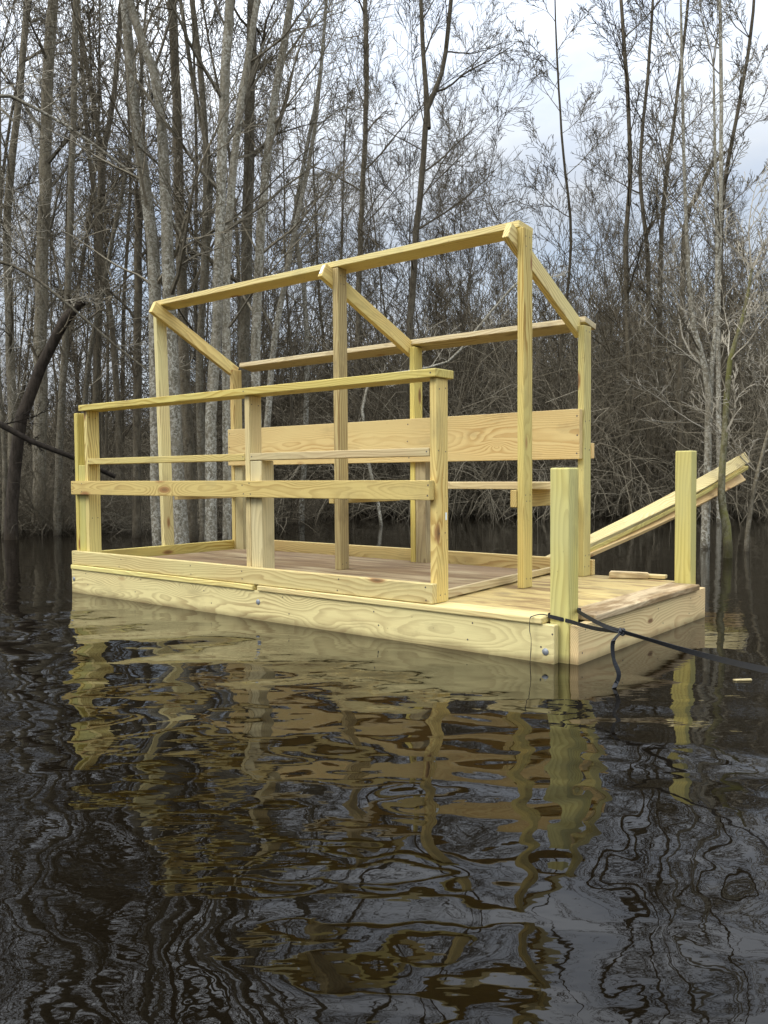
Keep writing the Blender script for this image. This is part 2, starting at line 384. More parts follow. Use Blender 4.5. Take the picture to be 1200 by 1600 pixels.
def plank(name, a, b, wid, thk, roll0, roll1, mat, label, n=14):
    """a long sawn plank with a twist along its length"""
    a, b = Vector(a), Vector(b); x = (b-a).normalized(); y = Vector((0, 0, 1)).cross(x).normalized(); z = x.cross(y); Ln = (b-a).length
    bm = bmesh.new(); rings = []
    ch = .004
    prof = []
    for sx, sz in ((1, 1), (-1, 1), (-1, -1), (1, -1)):
        hx, hz = wid/2*sx, thk/2*sz
        c1, c2 = (hx, hz-ch*sz), (hx-ch*sx, hz)
        prof += [c1, c2] if sx*sz > 0 else [c2, c1]
    for i in range(n+1):
        t = i/n; a_ = R(roll0+(roll1-roll0)*t); s_, c_ = math.sin(a_), math.cos(a_)
        sag = .03*math.sin(math.pi*t)
        rings.append([bm.verts.new(((t-.5)*Ln, p*c_-q*s_, p*s_+q*c_-sag)) for p, q in prof])
    m = len(prof)
    for r0, r1 in zip(rings, rings[1:]):
        for i in range(m): bm.faces.new((r0[i], r0[(i+1) % m], r1[(i+1) % m], r1[i]))
    bm.faces.new(rings[0][::-1]); bm.faces.new(rings[-1])
    bmesh.ops.recalc_face_normals(bm, faces=bm.faces[:])
    me = bpy.data.meshes.new('plank'); bm.to_mesh(me); bm.free()
    o = link(name, me, mat); o.matrix_world = Matrix.Translation((a+b)/2) @ Matrix((x, y, z)).transposed().to_4x4()
    return tag(o, label, 'plank', 'planks sticking out behind the platform')
def PY(u, v, y):
    d = FWD + RT*((u-600)/FPX) + UP*((800-v)/FPX)
    return CAMP + d*((y-CAMP.y)/d.y)
pd = 8.5
plank('loose_plank', PY(838, 886, 1.63), P(1166, 715, pd), .108, .034, -4, 62, M['deckwood'], 'topmost and widest of the three loose planks slanting up behind the far corner post')
plank('loose_plank', PY(840, 892, 1.62), P(1162, 730, pd+.02), .089, .034, 2, 10, M['pine'], 'thin middle plank of the three slanting up behind the far corner post')
plank('loose_plank', PY(842, 896, 1.61), P(1159, 746, pd+.05), .089, .034, 2, 54, M['amber'], 'lowest of the three loose planks, its sawn end hanging just under the others')

# strap: flat black webbing tied round the near corner post and led out to the boat
def ribbon(name, pts, wid, thk, parent, twist, mat=None, sub=6):
    pts = [Vector(p) for p in pts]; Q = []; tw = []
    for i in range(len(pts)-1):
        p0 = pts[max(i-1, 0)]; p1 = pts[i]; p2 = pts[i+1]; p3 = pts[min(i+2, len(pts)-1)]
        for k in range(sub):
            t = k/sub
            Q.append(.5*((2*p1)+(p2-p0)*t+(2*p0-5*p1+4*p2-p3)*t*t+(3*p1-p0-3*p2+p3)*t**3)); tw.append(twist[i]+(twist[i+1]-twist[i])*t)
    Q.append(pts[-1]); tw.append(twist[-1])
    bm = bmesh.new(); rings = []
    for i, q in enumerate(Q):
        t = (Q[min(i+1, len(Q)-1)]-Q[max(i-1, 0)]).normalized()
        ref = Vector((0, 0, 1)) if abs(t.z) < .9 else Vector((.8, -.6, 0))
        s_ = t.cross(ref).normalized(); u_ = s_.cross(t)
        a = R(tw[i]); e = s_*math.cos(a)+u_*math.sin(a); f = -s_*math.sin(a)+u_*math.cos(a)
        rings.append([bm.verts.new(q+e*wid/2*sx+f*thk/2*sz) for sx, sz in ((1, 1), (-1, 1), (-1, -1), (1, -1))])
    for r0, r1 in zip(rings, rings[1:]):
        for i in range(4): bm.faces.new((r0[i], r0[(i+1) % 4], r1[(i+1) % 4], r1[i]))
    bm.faces.new(rings[0][::-1]); bm.faces.new(rings[-1]); bmesh.ops.recalc_face_normals(bm, faces=bm.faces[:])
    me = bpy.data.meshes.new(name); bm.to_mesh(me); bm.free()
    o = link(name, me, mat or M['strap'], parent)
    return o
strap = empty('tie_strap', (-.03, .04, .19))
tag(strap, 'black webbing strap knotted round the near corner post and running out over the water', 'strap')
def under(o, par): o.parent = par; o.matrix_parent_inverse = Matrix.Translation(par.location).inverted(); return o
KN = P(972, 987, 3.05)
lineb = ribbon('strap_line', [KN, P(1010, 998, 2.92), P(1060, 1013, 2.72), P(1120, 1029, 2.5), P(1200, 1047, 2.2), P(1330, 1070, 1.8)], .017, .0016, None, [70, 60, 75, 95, 110, 120]); under(lineb, strap)
post_loop = ribbon('strap_loop', [KN, P(940, 976, 3.2), P(903, 955, 3.44), Vector((-.034, .135, .206)), Vector((-.08, .136, .200)), Vector((-.131, .130, .196)), Vector((-.132, .085, .190)), Vector((-.130, .036, .187)), Vector((-.08, .0365, .180)), Vector((-.036, .036, .174)), P(930, 982, 3.25), KN], .016, .0016, None, [60, 75, 90, 90, 90, 90, 90, 90, 90, 90, 80, 60]); under(post_loop, strap)
tail = ribbon('strap_tail', [KN, P(958, 1003, 3.05), P(959, 1030, 3.05), P(967, 1055, 3.05), P(958, 1080, 3.045), P(960, 1100, 3.04)], .019, .0016, None, [0, 10, 30, 10, 20, 10]); under(tail, strap)
def knot():
    bm = bmesh.new(); rnd = random.Random(2)
    n = 60; ring = []
    for i in range(n):
        t = i/n*math.tau; r = .007+.003*math.cos(3*t)
        ring.append(Vector((r*math.cos(2*t), r*math.sin(2*t)*1.1, .007*math.sin(3*t))))
    vs = []
    for i in range(n):
        t = (ring[(i+1) % n]-ring[i-1]).normalized(); s_ = t.cross(Vector((.2, .3, 1))).normalized(); u_ = s_.cross(t)
        vs.append([bm.verts.new(ring[i]+s_*.006*math.cos(a)+u_*.0025*math.sin(a)) for a in [q*math.tau/6 for q in range(6)]])
    for i in range(n):
        for q in range(6): bm.faces.new((vs[i][q], vs[i][(q+1) % 6], vs[(i+1) % n][(q+1) % 6], vs[(i+1) % n][q]))
    bmesh.ops.recalc_face_normals(bm, faces=bm.faces[:])
    me = bpy.data.meshes.new('knot'); bm.to_mesh(me); bm.free()
    for p in me.polygons: p.use_smooth = True
    o = link('knot', me, M['strap']); o.location = KN; o.rotation_euler = (R(70), 0, R(50)); return o
under(knot(), strap)
cordm = ribbon('loose_end', [(-.131, .034, .189), (-.150, .010, .194), (-.172, -.012, .188), (-.178, -.026, .178), (-.177, -.030, .13), (-.172, -.028, .10), (-.176, -.022, .05), (-.182, -.020, -.01)], .0045, .002, None, [60, 30, 10, 60, 90, 60, 90, 60]); under(cordm, strap)
# floating chip on the right
bm = bmesh.new(); bmesh.ops.create_cube(bm, size=1.0)
for v in bm.verts: v.co = Vector((v.co.x*.075*(1 if v.co.y > 0 else .8), v.co.y*.018, v.co.z*.006))
bmesh.ops.bevel(bm, geom=bm.edges[:], offset=.002, segments=2, affect='EDGES')
me = bpy.data.meshes.new('chip'); bm.to_mesh(me); bm.free()
chip = link('wood_chip', me, M['worn']); chip.location = (lambda q: (q.x, q.y, .003))(P(1161, 1065, 1020/(1065-742)*.995)); chip.rotation_euler = (0, 0, YAW+.1)
tag(chip, 'small pale wood chip floating alone on the dark water', 'wood chip')

# ================================================================== WATER AND GROUND
def water_mat():
    k = NT('dark_floodwater'); tcn = k.n('TexCoord'); o = tcn.outputs['Object']
    k.b.inputs['Base Color'].default_value = (.0036, .0025, .0012, 1); k.b.inputs['Roughness'].default_value = .012; k.b.inputs['IOR'].default_value = 1.333
    rot = k.n('Mapping'); rot.inputs['Rotation'].default_value = (0, 0, -YAW); k.l(o, rot.inputs[0]); v = rot.outputs[0]   # ripples run across the pool
    a = k.noise(k.mapping(v, (1.7, 2.2, 1)), 1.0, .8, .42, .25)
    b = k.noise(k.mapping(v, (6.0, 7.5, 1), (3, 1, 7)), 1.0, .6, .5, .3)
    c = k.noise(k.mapping(v, (11, 26, 1), (1, 6, 2)), 1.0, 2, .5)
    # wind ruffles patches of the pool; the lee of the platform lies calmer
    patch = k.rng(k.noise(k.mapping(v, (.35, .5, 1), (4, 2, 0)), 1.0, 2), .45, .62, .0, 1.0)
    s = k.n('SeparateXYZ'); k.l(o, s.inputs[0])
    calm = k.rng(k.math('MULTIPLY', s.outputs['Y'], -1), -.02, .75, .14, 1.0)
    h = k.math('MULTIPLY', k.math('ADD', k.math('MULTIPLY', a, WAVE_A), k.math('MULTIPLY', b, WAVE_B)), calm)
    far = k.rng(s.outputs['Y'], 0.3, 2.0, .25, 1.0)
    h = k.math('ADD', h, k.math('MULTIPLY', k.math('MULTIPLY', c, k.math('ADD', k.math('MULTIPLY', patch, .9), far)), WAVE_C))
    bp = k.n('Bump', i_Strength=1.0, i_Distance=1.0); k.l(h, bp.inputs['Height']); k.l(bp.outputs[0], k.b.inputs['Normal'])
    return k.m
WAVE_A, WAVE_B, WAVE_C = .040, .0062, .0006
M['water'] = water_mat()
def sheet(name, x0, x1, y0, y1, z, mat, nx=1, ny=1, f=None):
    bm = bmesh.new(); vs = [[bm.verts.new((x0+(x1-x0)*i/nx, y0+(y1-y0)*j/ny, z)) for j in range(ny+1)] for i in range(nx+1)]
    if f:
        for r_ in vs:
            for v in r_: v.co.z = f(v.co.x, v.co.y)
    for i in range(nx):
        for j in range(ny): bm.faces.new((vs[i][j], vs[i+1][j], vs[i+1][j+1], vs[i][j+1]))
    me = bpy.data.meshes.new(name); bm.to_mesh(me); bm.free()
    for p in me.polygons: p.use_smooth = True
    return link(name, me, mat)
tag(sheet('water', -400, 400, -400, 400, 0, M['water']), 'dark brown floodwater with slow ripples reflecting the timber frame', kind='structure')
def ground_mat():
    k = NT('leaf_litter'); o = k.n('TexCoord').outputs['Object']
    a = k.noise(o, 3.0, 6, .7); b = k.noise(o, 30, 3, .7)
    col = k.ramp(a, [(.3, (.030, .022, .015)), (.55, (.065, .047, .030)), (.75, (.11, .08, .05))])
    col = k.mix(k.rng(b, .4, .7, 0, .6), col, (.14, .10, .06)); k.l(col, k.b.inputs['Base Color']); k.b.inputs['Roughness'].default_value = .95
    return k.m
M['ground'] = ground_mat()
F2 = Vector((-syw, cyw, 0)); R2 = Vector((cyw, syw, 0)); CAM2 = Vector((CX, CY, 0))
def ground_z(x, y):
    q = Vector((x, y, 0))-CAM2; d = q.dot(F2); s_ = q.dot(R2)
    edge = 21+1.2*math.sin(s_*.35)+.8*math.sin(s_*.9+1)
    t = max(-1.2, min(1.0, (d-edge)/6))
    far = max(0, (d-30)/100)
    return -.05+.35*t+far*2.0+.06*math.sin(x*1.3)*math.sin(y*1.7) if d > 5 else -.7
tag(sheet('ground', -190, 170, -60, 260, 0, M['ground'], 150, 150, ground_z), 'brown leaf covered woodland floor rising behind the flooded margin', kind='structure')

# ================================================================== TREES
def bark(name, base, dark, lichen, amt, green=0.0):
    k = NT(name); tcn = k.n('TexCoord'); oi = k.n('ObjectInfo')
    off = k.n('VectorMath', operation='SCALE'); off.inputs[0].default_value = (17., 31., 13.); k.l(oi.outputs['Random'], off.inputs['Scale'])
    add = k.n('VectorMath', operation='ADD'); k.l(tcn.outputs['Object'], add.inputs[0]); k.l(off.outputs[0], add.inputs[1]); v = add.outputs[0]
    a = k.noise(k.mapping(v, (1, 1, .3)), 26, 4, .65); b = k.noise(v, 38, 3, .6, .6); c = k.noise(v, 2.2, 3, .6)
    col = k.mix(k.rng(a, .35, .65, 0, 1), dark, base)
    fac = k.math('MULTIPLY', k.rng(b, .47, .58, 0, 1), k.math('MULTIPLY', k.rng(c, .33, .62, .25, 1), amt), clamp=True)
    col = k.mix(fac, col, lichen)
    if green: col = k.mix(k.math('MULTIPLY', k.rng(k.noise(v, 5, 4, .65), .45, .6, 0, 1), green, clamp=True), col, (.17, .165, .04))
    gz = k.n('SeparateXYZ'); k.l(k.n('NewGeometry').outputs['Position'], gz.inputs[0])      # flood-stained foot
    wf = k.rng(k.math('ADD', gz.outputs['Z'], k.math('MULTIPLY', k.math('SUBTRACT', c, .5), .25)), .02, .14, .65, 0)
    col = k.mix(wf, col, (.028, .021, .013))
    hs = k.n('HueSaturation'); k.l(col, hs.inputs['Color']); k.l(k.rng(oi.outputs['Random'], 0, 1, .7, 1.35), hs.inputs['Value']); k.l(hs.outputs[0], k.b.inputs['Base Color'])
    k.b.inputs['Roughness'].default_value = .9; k.b.inputs['Specular IOR Level'].default_value = .15
    bp = k.n('Bump', i_Strength=.5, i_Distance=.006); k.l(a, bp.inputs['Height']); k.l(bp.outputs[0], k.b.inputs['Normal'])
    return k.m
M['bark_pale'] = bark('lichen_bark', (.22, .195, .143), (.105, .091, .062), (.45, .435, .365), .75)
M['bark_mid'] = bark('grey_brown_bark', (.158, .134, .09), (.075, .062, .04), (.32, .305, .25), .4)
M['bark_dark'] = bark('dark_wet_bark', (.108, .089, .058), (.046, .037, .024), (.23, .215, .17), .25)
M['bark_black'] = bark('rotten_bark', (.045, .035, .026), (.018, .014, .010), (.10, .09, .07), .1)
M['bark_green'] = bark('mossy_bark', (.21, .185, .10), (.10, .088, .045), (.36, .35, .25), .5, green=.75)
M['twig'] = bark('grey_twig', (.19, .163, .114), (.10, .084, .057), (.36, .335, .27), .3)
M['twig_dark'] = bark('brown_twig', (.118, .097, .063), (.06, .048, .031), (.25, .228, .175), .15)
M['twig_pale'] = bark('pale_dead_twig', (.36, .325, .255), (.21, .184, .135), (.49, .465, .39), .3)
M['vine'] = bark('vine_stem', (.19, .161, .11), (.10, .083, .055), (.38, .35, .28), .25)

class MB:
    def __init__(s): s.v = []; s.f = []
    def tube(s, pts, rad, n=3):
        base = len(s.v); m = len(pts)
        d = pts[-1]-pts[0]
        ref = Vector((1, 0, .3)) if abs(d.x) < .6*d.length else Vector((0, 1, .3))
        cs = [(math.cos(i*math.tau/n), math.sin(i*math.tau/n)) for i in range(n)]
        for i in range(m):
            t = pts[min(i+1, m-1)]-pts[max(i-1, 0)]
            a = t.cross(ref)
            if a.length_squared < 1e-12: a = t.cross(Vector((0, .3, 1)))
            a.normalize(); b = t.cross(a); b.normalize(); r = rad[i]; p = pts[i]
            for c, sn in cs: s.v.append((p.x+(a.x*c+b.x*sn)*r, p.y+(a.y*c+b.y*sn)*r, p.z+(a.z*c+b.z*sn)*r))
        for i in range(m-1):
            k0 = base+i*n; k1 = k0+n
            for j in range(n):
                j2 = (j+1) % n; s.f.append((k0+j, k0+j2, k1+j2, k1+j))
    def mesh(s, name, smooth=True):
        me = bpy.data.meshes.new(name); me.from_pydata(s.v, [], s.f)
        if smooth: me.polygons.foreach_set('use_smooth', [True]*len(me.polygons))
        me.update(); return me

def rvec(rnd): return Vector((rnd.gauss(0, 1), rnd.gauss(0, 1), rnd.gauss(0, 1)))
def limb(mb, rnd, p, d, ln, r0, lvl, rmin, spec):
    """a limb and everything that grows on it.  spec: per level (segments, children, length ratio, spread, wander, lift)"""
    seg, kids, lr, spread, wander, lift = spec[lvl]
    pts = [p.copy()]; q = p.copy(); dd = d.normalized(); st = ln/seg
    for i in range(seg):
        dd = (dd+rvec(rnd)*wander+Vector((0, 0, lift))).normalized(); q = q+dd*st; pts.append(q)
    r1 = max(rmin*.7, r0*.28)
    rad = [max(rmin*.7, r0+(r1-r0)*(i/seg)) for i in range(seg+1)]
    mb.tube(pts, rad, 5 if r0 > .02 else 3)
    if lvl+1 < len(spec):
        for k in range(kids):
            t = .18+.82*(k+rnd.random())/kids; i = min(seg-1, int(t*seg)); f = t*seg-i
            b = pts[i].lerp(pts[i+1], min(1, f)); ax = (pts[i+1]-pts[i]).normalized()
            side = rvec(rnd); side = (side-ax*side.dot(ax)).normalized()
            a = spread*(.7+.6*rnd.random())
            nd = ax*math.cos(a)+side*math.sin(a)
            limb(mb, rnd, b, nd, ln*lr*(.6+.6*rnd.random())*(1-.45*t), max(rmin, rad[i]*.55), lvl+1, rmin, spec)
SPEC_UP = [(9, 8, .52, .72, .09, .04), (6, 6, .56, .75, .12, .03), (5, 0, 0, 0, .13, .02)]
SPEC_FINE = [(9, 9, .50, .60, .08, .05), (6, 6, .58, .60, .10, .05), (5, 2, .65, .6, .11, .03), (3, 0, 0, 0, .12, .02)]
def grow(path, radii, seed, nl, zmin, spec, rmin, limb_len, trunk_sides=9, up=.75, tip=True, droop=0.0):
    """trunk and crown meshes along a world-space path (relative to its first point)"""
    rnd = random.Random(seed); T = MB(); Cn = MB(); o = path[0]
    # resample the path smoothly with a little wander
    pts = []; rad = []
    for i in range(len(path)-1):
        p0, p1, p2, p3 = path[max(i-1, 0)], path[i], path[i+1], path[min(i+2, len(path)-1)]
        n = max(2, int((p2-p1).length/.35))
        for k in range(n):
            t = k/n
            q = .5*((2*p1)+(p2-p0)*t+(2*p0-5*p1+4*p2-p3)*t*t+(3*p1-p0-3*p2+p3)*t**3)
            r = radii[i]+(radii[i+1]-radii[i])*t
            pts.append(q-o+Vector((rnd.gauss(0, 1), rnd.gauss(0, 1), 0))*r*.10); rad.append(r*(1+rnd.gauss(0, .03)))
    pts.append(path[-1]-o); rad.append(radii[-1])
    pts[0] = pts[0]-Vector((0, 0, .35)); rad[0] *= 1.25
    T.tube(pts, rad, trunk_sides)
    H = pts[-1].z
    cand = [i for i in range(1, len(pts)-1) if pts[i].z+o.z > zmin]
    for k in range(nl):
        i = cand[min(len(cand)-1, int(len(cand)*((k+rnd.random())/nl)))]
        ax = (pts[i+1]-pts[i]).normalized(); s_ = rvec(rnd); s_ = (s_-ax*s_.dot(ax)).normalized()
        a = up*(.65+.7*rnd.random()); d = ax*math.cos(a)+s_*math.sin(a); d.z -= droop*rnd.random()
        tt = i/len(pts)
        limb(Cn, rnd, pts[i], d, limb_len*(1.15-.65*tt)*(.5+.8*rnd.random()), max(rmin*1.6, rad[i]*(.22+.25*rnd.random())), 0, rmin, spec)
    if tip:
        for k in range(3):
            d = (pts[-1]-pts[-2]).normalized()+rvec(rnd)*.25
            limb(Cn, rnd, pts[-1], d, limb_len*.9, rad[-1]*.8, 0, rmin, spec)
    return T, Cn
def tree_at(name, label, px, depth, w0, w1, seed, tm, cm, nl=14, zmin=1.2, spec=SPEC_UP, rmin=.0035, limb_len=2.0, group='trees standing in the flooded margin', up=.75, cat='bare tree', forks=(), droop=0.0, top=None, tip=True):
    path = [P(u, v, depth) for u, v in px]
    path[0].z = -.02
    if top:                                   # carry the trunk on above what the photograph shows
        d = (path[-1]-path[-2]).normalized(); d.x *= .5; d.y *= .5; d.normalize(); last = path[-1]
        k = 0
        while last.z < top: last = last+d*1.3; path.append(last); k += 1
    n = len(path); rs = [(w0+(w1-w0)*(i/(len(px)-1)))/2*depth/FPX if i < len(px) else 0 for i in range(n)]
    for i in range(len(px), n): rs[i] = rs[len(px)-1]*(1-.8*(i-len(px)+1)/(n-len(px)))+.004
    e = empty(name, path[0]); tag(e, label, cat, group)
    T, Cn = grow(path, rs, seed, nl, zmin, spec, rmin, limb_len, up=up, droop=droop, tip=tip)
    for fk, fw0, fw1 in forks:
        fp = [P(u, v, depth+.05*i) for i, (u, v) in enumerate(fk)]
        d = (fp[-1]-fp[-2]).normalized()
        if top:
            while fp[-1].z < top-1: fp.append(fp[-1]+d*1.2)
        fr = [max(.006, (fw0+(fw1-fw0)*min(1, i/(len(fk)-1)))/2*depth/FPX*(1 if i < len(fk) else .6)) for i in range(len(fp))]
        T2, C2 = grow(fp, fr, seed+77, max(5, nl//2), zmin, spec, rmin, limb_len*.8, up=up)
        for src, dst in ((T2, T), (C2, Cn)):
            b = len(dst.v); o_ = fp[0]-path[0]
            dz = .35 if src is T2 else 0
            dst.v += [(x+o_.x, y+o_.y, z+o_.z) for x, y, z in src.v]; dst.f += [tuple(q+b for q in f_) for f_ in src.f]
    link('trunk', T.mesh('trunk'), M[tm], e)
    if Cn.f: link('crown', Cn.mesh('crown', False), M[cm], e)
    return e
def wd(v): return 1020/(v-742)       # depth of a waterline point

# --- the pale clump behind the left end of the platform
TT = tree_at
TT('speckled_tree', 'pale speckled trunk just left of the tall left frame post, leaning left high up', [(250, 856), (244, 700), (241, 450), (233, 333), (217, 233), (203, 100), (195, 0)], 8.8, 21, 15, 1, 'bark_pale', 'twig', 16, 2.2, top=10)
TT('speckled_tree', 'thick pale speckled trunk just right of the tall left frame post', [(284, 862), (273, 650), (265, 467), (260, 333), (252, 200), (240, 110), (207, 20)], 8.6, 24, 13, 2, 'bark_pale', 'twig', 16, 2.4, top=9.5)
TT('dark_tree', 'straight brown trunk rising behind the two pale leaning trunks', [(300, 840), (290, 600), (283, 417), (282, 333), (277, 200), (270, 0)], 10.2, 18, 14, 3, 'bark_dark', 'twig_dark', 14, 2.8, top=12)
TT('speckled_tree', 'pale speckled trunk standing behind the left roof rafter, straight and upright', [(328, 860), (330, 650), (338, 500), (345, 300), (353, 100), (360, 0)], 8.7, 19, 14, 4, 'bark_pale', 'twig', 14, 2.4, top=10)
TT('speckled_tree', 'grey speckled trunk between the left rafter and the left rear post', [(356, 856), (354, 650), (353, 450), (365, 250), (385, 100), (402, 0)], 9.0, 15, 10, 5, 'bark_pale', 'twig', 14, 2.2, top=9)
TT('dark_tree', 'brown trunk directly behind the left rear post, running straight up', [(378, 845), (380, 600), (384, 450), (390, 200), (394, 0)], 9.8, 20, 15, 6, 'bark_mid', 'twig_dark', 14, 2.6, top=12)
TT('speckled_tree', 'pale trunk right of the left rear post that bends right above the frame', [(405, 850), (400, 600), (402, 450), (412, 300), (430, 150), (455, 0)], 9.4, 17, 11, 7, 'bark_pale', 'twig', 15, 2.2, top=9)
TT('leaning_tree', 'thin pale stem leaning right through the gap between the roof beams', [(408, 835), (423, 580), (445, 440), (467, 330), (492, 200)], 10.3, 11, 6, 8, 'bark_pale', 'twig', 12, 1.5, limb_len=1.5, top=6.5)
TT('dark_tree', 'dark trunk behind the pale clump with a broken bent limb', [(212, 838), (215, 600), (216, 330), (215, 300)], 10.8, 13, 12, 9, 'bark_dark', 'twig_dark', 8, 1.8, tip=False, limb_len=1.3)
TT('forked_tree', 'slender grey trunk of the clump forking above the left rail', [(318, 850), (312, 600), (318, 420), (322, 250), (312, 100), (300, 0)], 9.6, 12, 9, 10, 'bark_mid', 'twig', 14, 2, top=9, forks=[([(318, 420), (330, 280), (300, 120), (285, 20)], 9, 6)])
# --- left margin
TT('tall_tree', 'tall straight grey trunk near the left edge of the woods, the thickest there', [(60, 828), (62, 650), (64, 500), (70, 300), (75, 100), (83, 0)], 11.8, 21, 16, 11, 'bark_mid', 'twig', 22, 2.2, top=13)
TT('tall_tree', 'grey trunk at the very left edge, bending right high up', [(24, 824), (17, 600), (13, 480), (12, 330), (30, 150), (42, 0)], 12.4, 15, 10, 12, 'bark_mid', 'twig', 14, 2.4, top=11)
TT('tall_tree', 'slim straight grey trunk rooted in water right of the dark broken snag', [(89, 832), (93, 700), (100, 560), (105, 480), (113, 250), (118, 0)], 11.3, 12, 9, 13, 'bark_mid', 'twig', 14, 2.2, top=11)
TT('forked_tree', 'dark tree forking into two stems left of the pale clump', [(152, 815), (151, 600), (155, 450), (158, 270), (178, 150), (190, 0)], 13.6, 13, 7, 14, 'bark_dark', 'twig_dark', 14, 2, top=11, forks=[([(158, 270), (150, 180), (128, 60), (118, -20)], 9, 6)])
TT('leaning_tree', 'dark stem leaning left behind the left rail of the platform', [(192, 815), (184, 640), (172, 480), (150, 330), (135, 200)], 13.2, 11, 6, 15, 'bark_dark', 'twig_dark', 12, 1.5, top=8)
TT('leaning_tree', 'grey stem beside the left rail leaning right into the pale clump', [(118, 822), (128, 700), (140, 560), (165, 430), (185, 330), (215, 170)], 11.8, 9, 5, 16, 'bark_mid', 'twig', 12, 1.5, limb_len=1.6, top=8)
TT('thin_tree', 'thin stem in the water at the left edge with low whippy branches', [(5, 838), (8, 740), (2, 640), (-4, 500), (0, 300)], 10.9, 8, 4, 17, 'bark_mid', 'twig_pale', 12, .9, limb_len=2.0, top=6, droop=.3)
snag = TT('broken_snag', 'dark broken snag leaning right beside the left edge, with a jagged top', [(14, 800), (28, 690), (45, 625), (84, 530), (108, 492), (130, 470)], 10.6, 20, 14, 18, 'bark_black', 'twig_dark', 3, 1.6, limb_len=.7, cat='snag', tip=False)
def fallen_limb(name, label, pts, r0, r1, seed, mat, cat='fallen limb'):
    p = [q for q in pts]; T, Cn = grow(p, [r0+(r1-r0)*i/(len(p)-1) for i in range(len(p))], seed, 4, -5, SPEC_UP, .004, .5, tip=False)
    T.v[:] = [(x, y, z+(.35 if i < 9 else 0)) for i, (x, y, z) in enumerate(T.v)]
    e = empty(name, p[0]); tag(e, label, cat); link('stem', T.mesh('stem'), M[mat], e); link('crown', Cn.mesh('crown', False), M[mat], e); return e
fallen_limb('fallen_limb', 'dark crooked limb lying across the trunks at the left edge above the water', [P(-60, 640, 10.2), P(0, 663, 10.2), P(50, 690, 10.25), P(115, 715, 10.3), P(180, 745, 10.5)], .040, .028, 5, 'bark_black')
TT('arching_sapling', 'long pale whip arching down from beyond the left edge across the upper trunks', [(-70, 840), (-75, 560), (-60, 260), (-20, 150), (60, 172), (150, 228), (235, 300), (300, 390)], 9.3, 9, 2.5, 41, 'bark_pale', 'twig_pale', 12, 2.6, limb_len=.9, tip=False)
TT('arching_sapling', 'lower thin whip arching from beyond the left edge past the broken snag', [(-60, 845), (-62, 640), (-40, 430), (20, 415), (100, 470), (180, 540), (240, 585)], 9.1, 8, 2.5, 42, 'bark_mid', 'twig_pale', 10, 1.8, limb_len=.8, tip=False)
# --- centre and right
TT('arching_sapling', 'pale crooked whip hooking upward behind the roof beam beside the tall right post', [(600, 800), (570, 690), (575, 600), (640, 580), (700, 565), (740, 520), (800, 450), (830, 425)], 13.0, 5, 3, 43, 'bark_pale', 'twig_pale', 8, 1.8, limb_len=.8, tip=False)
TT('dark_tree', 'slim dark trunk rising behind the middle of the roof beam', [(554, 796), (557, 600), (560, 470), (566, 300), (573, 150), (570, 0)], 17.5, 10, 7, 21, 'bark_dark', 'twig_dark', 20, 4, limb_len=2.6, rmin=.005, top=15)
TT('forked_tree', 'brown trunk behind the middle rafter splitting into a high fork', [(628, 798), (634, 640), (641, 500), (650, 360), (660, 270), (668, 170), (690, 115), (705, 0)], 15.5, 13, 6.5, 22, 'bark_dark', 'twig_dark', 20, 4, limb_len=2.4, rmin=.0045, top=13, forks=[([(668, 170), (662, 90), (658, 0)], 9, 6)])
TT('leaning_tree', 'pale thin stem arching right behind the middle frame post', [(470, 800), (480, 600), (475, 450), (460, 350), (478, 240), (500, 120)], 13.5, 9, 6, 23, 'bark_pale', 'twig', 14, 2, top=9)
TT('multi_stem_tree', 'dark stem of the right hand clump, nearest the tall right frame post', [(985, 796), (982, 600), (978, 400), (985, 250), (975, 60), (968, -30)], 14.5, 9, 5, 24, 'bark_dark', 'twig_dark', 18, 1.5, limb_len=2.0, rmin=.0045, top=9.5, spec=SPEC_FINE)
TT('multi_stem_tree', 'middle stem of the dark clump, swinging right near its top', [(1012, 796), (1014, 600), (1012, 400), (1000, 270), (1012, 120), (1020, 0)], 14.4, 8.5, 4, 25, 'bark_dark', 'twig_dark', 18, 1.5, limb_len=2.0, rmin=.0045, top=9)
TT('multi_stem_tree', 'right stem of the dark clump, leaning out over the brush', [(1032, 796), (1031, 500), (1036, 330), (1052, 200), (1075, 0)], 14.6, 8.5, 4.5, 26, 'bark_dark', 'twig_dark', 18, 1.5, limb_len=2.0, rmin=.0045, top=10, spec=SPEC_FINE)
TT('broken_snag', 'dark snapped limb slanting right out of the brush above the corner post', [(1060, 797), (1063, 600), (1070, 360), (1087, 310), (1110, 262), (1133, 238)], 13.8, 10, 5, 27, 'bark_dark', 'twig_dark', 6, 1.5, limb_len=.9, cat='snag', tip=False)
TT('thin_tree', 'straight pale thin trunk at the right, running up to the top of the sky', [(1124, 800), (1122, 500), (1127, 250), (1125, 0)], 13.0, 8, 5, 28, 'bark_pale', 'twig', 16, 2, limb_len=1.7, top=9)
TT('thin_tree', 'thin dark tree at the far right leaning right against the open sky', [(1135, 800), (1130, 560), (1128, 330), (1150, 190), (1172, 60)], 14.2, 8, 5, 29, 'bark_dark', 'twig_dark', 18, 2, limb_len=2.0, rmin=.0045, top=10, spec=SPEC_FINE)
TT('thin_tree', 'thin dark tree behind the right end of the roof beam', [(868, 796), (872, 600), (892, 380), (880, 240), (870, 80)], 15.5, 6, 3, 30, 'bark_dark', 'twig_dark', 18, 1.5, limb_len=2.0, rmin=.0045, top=9, spec=SPEC_FINE)
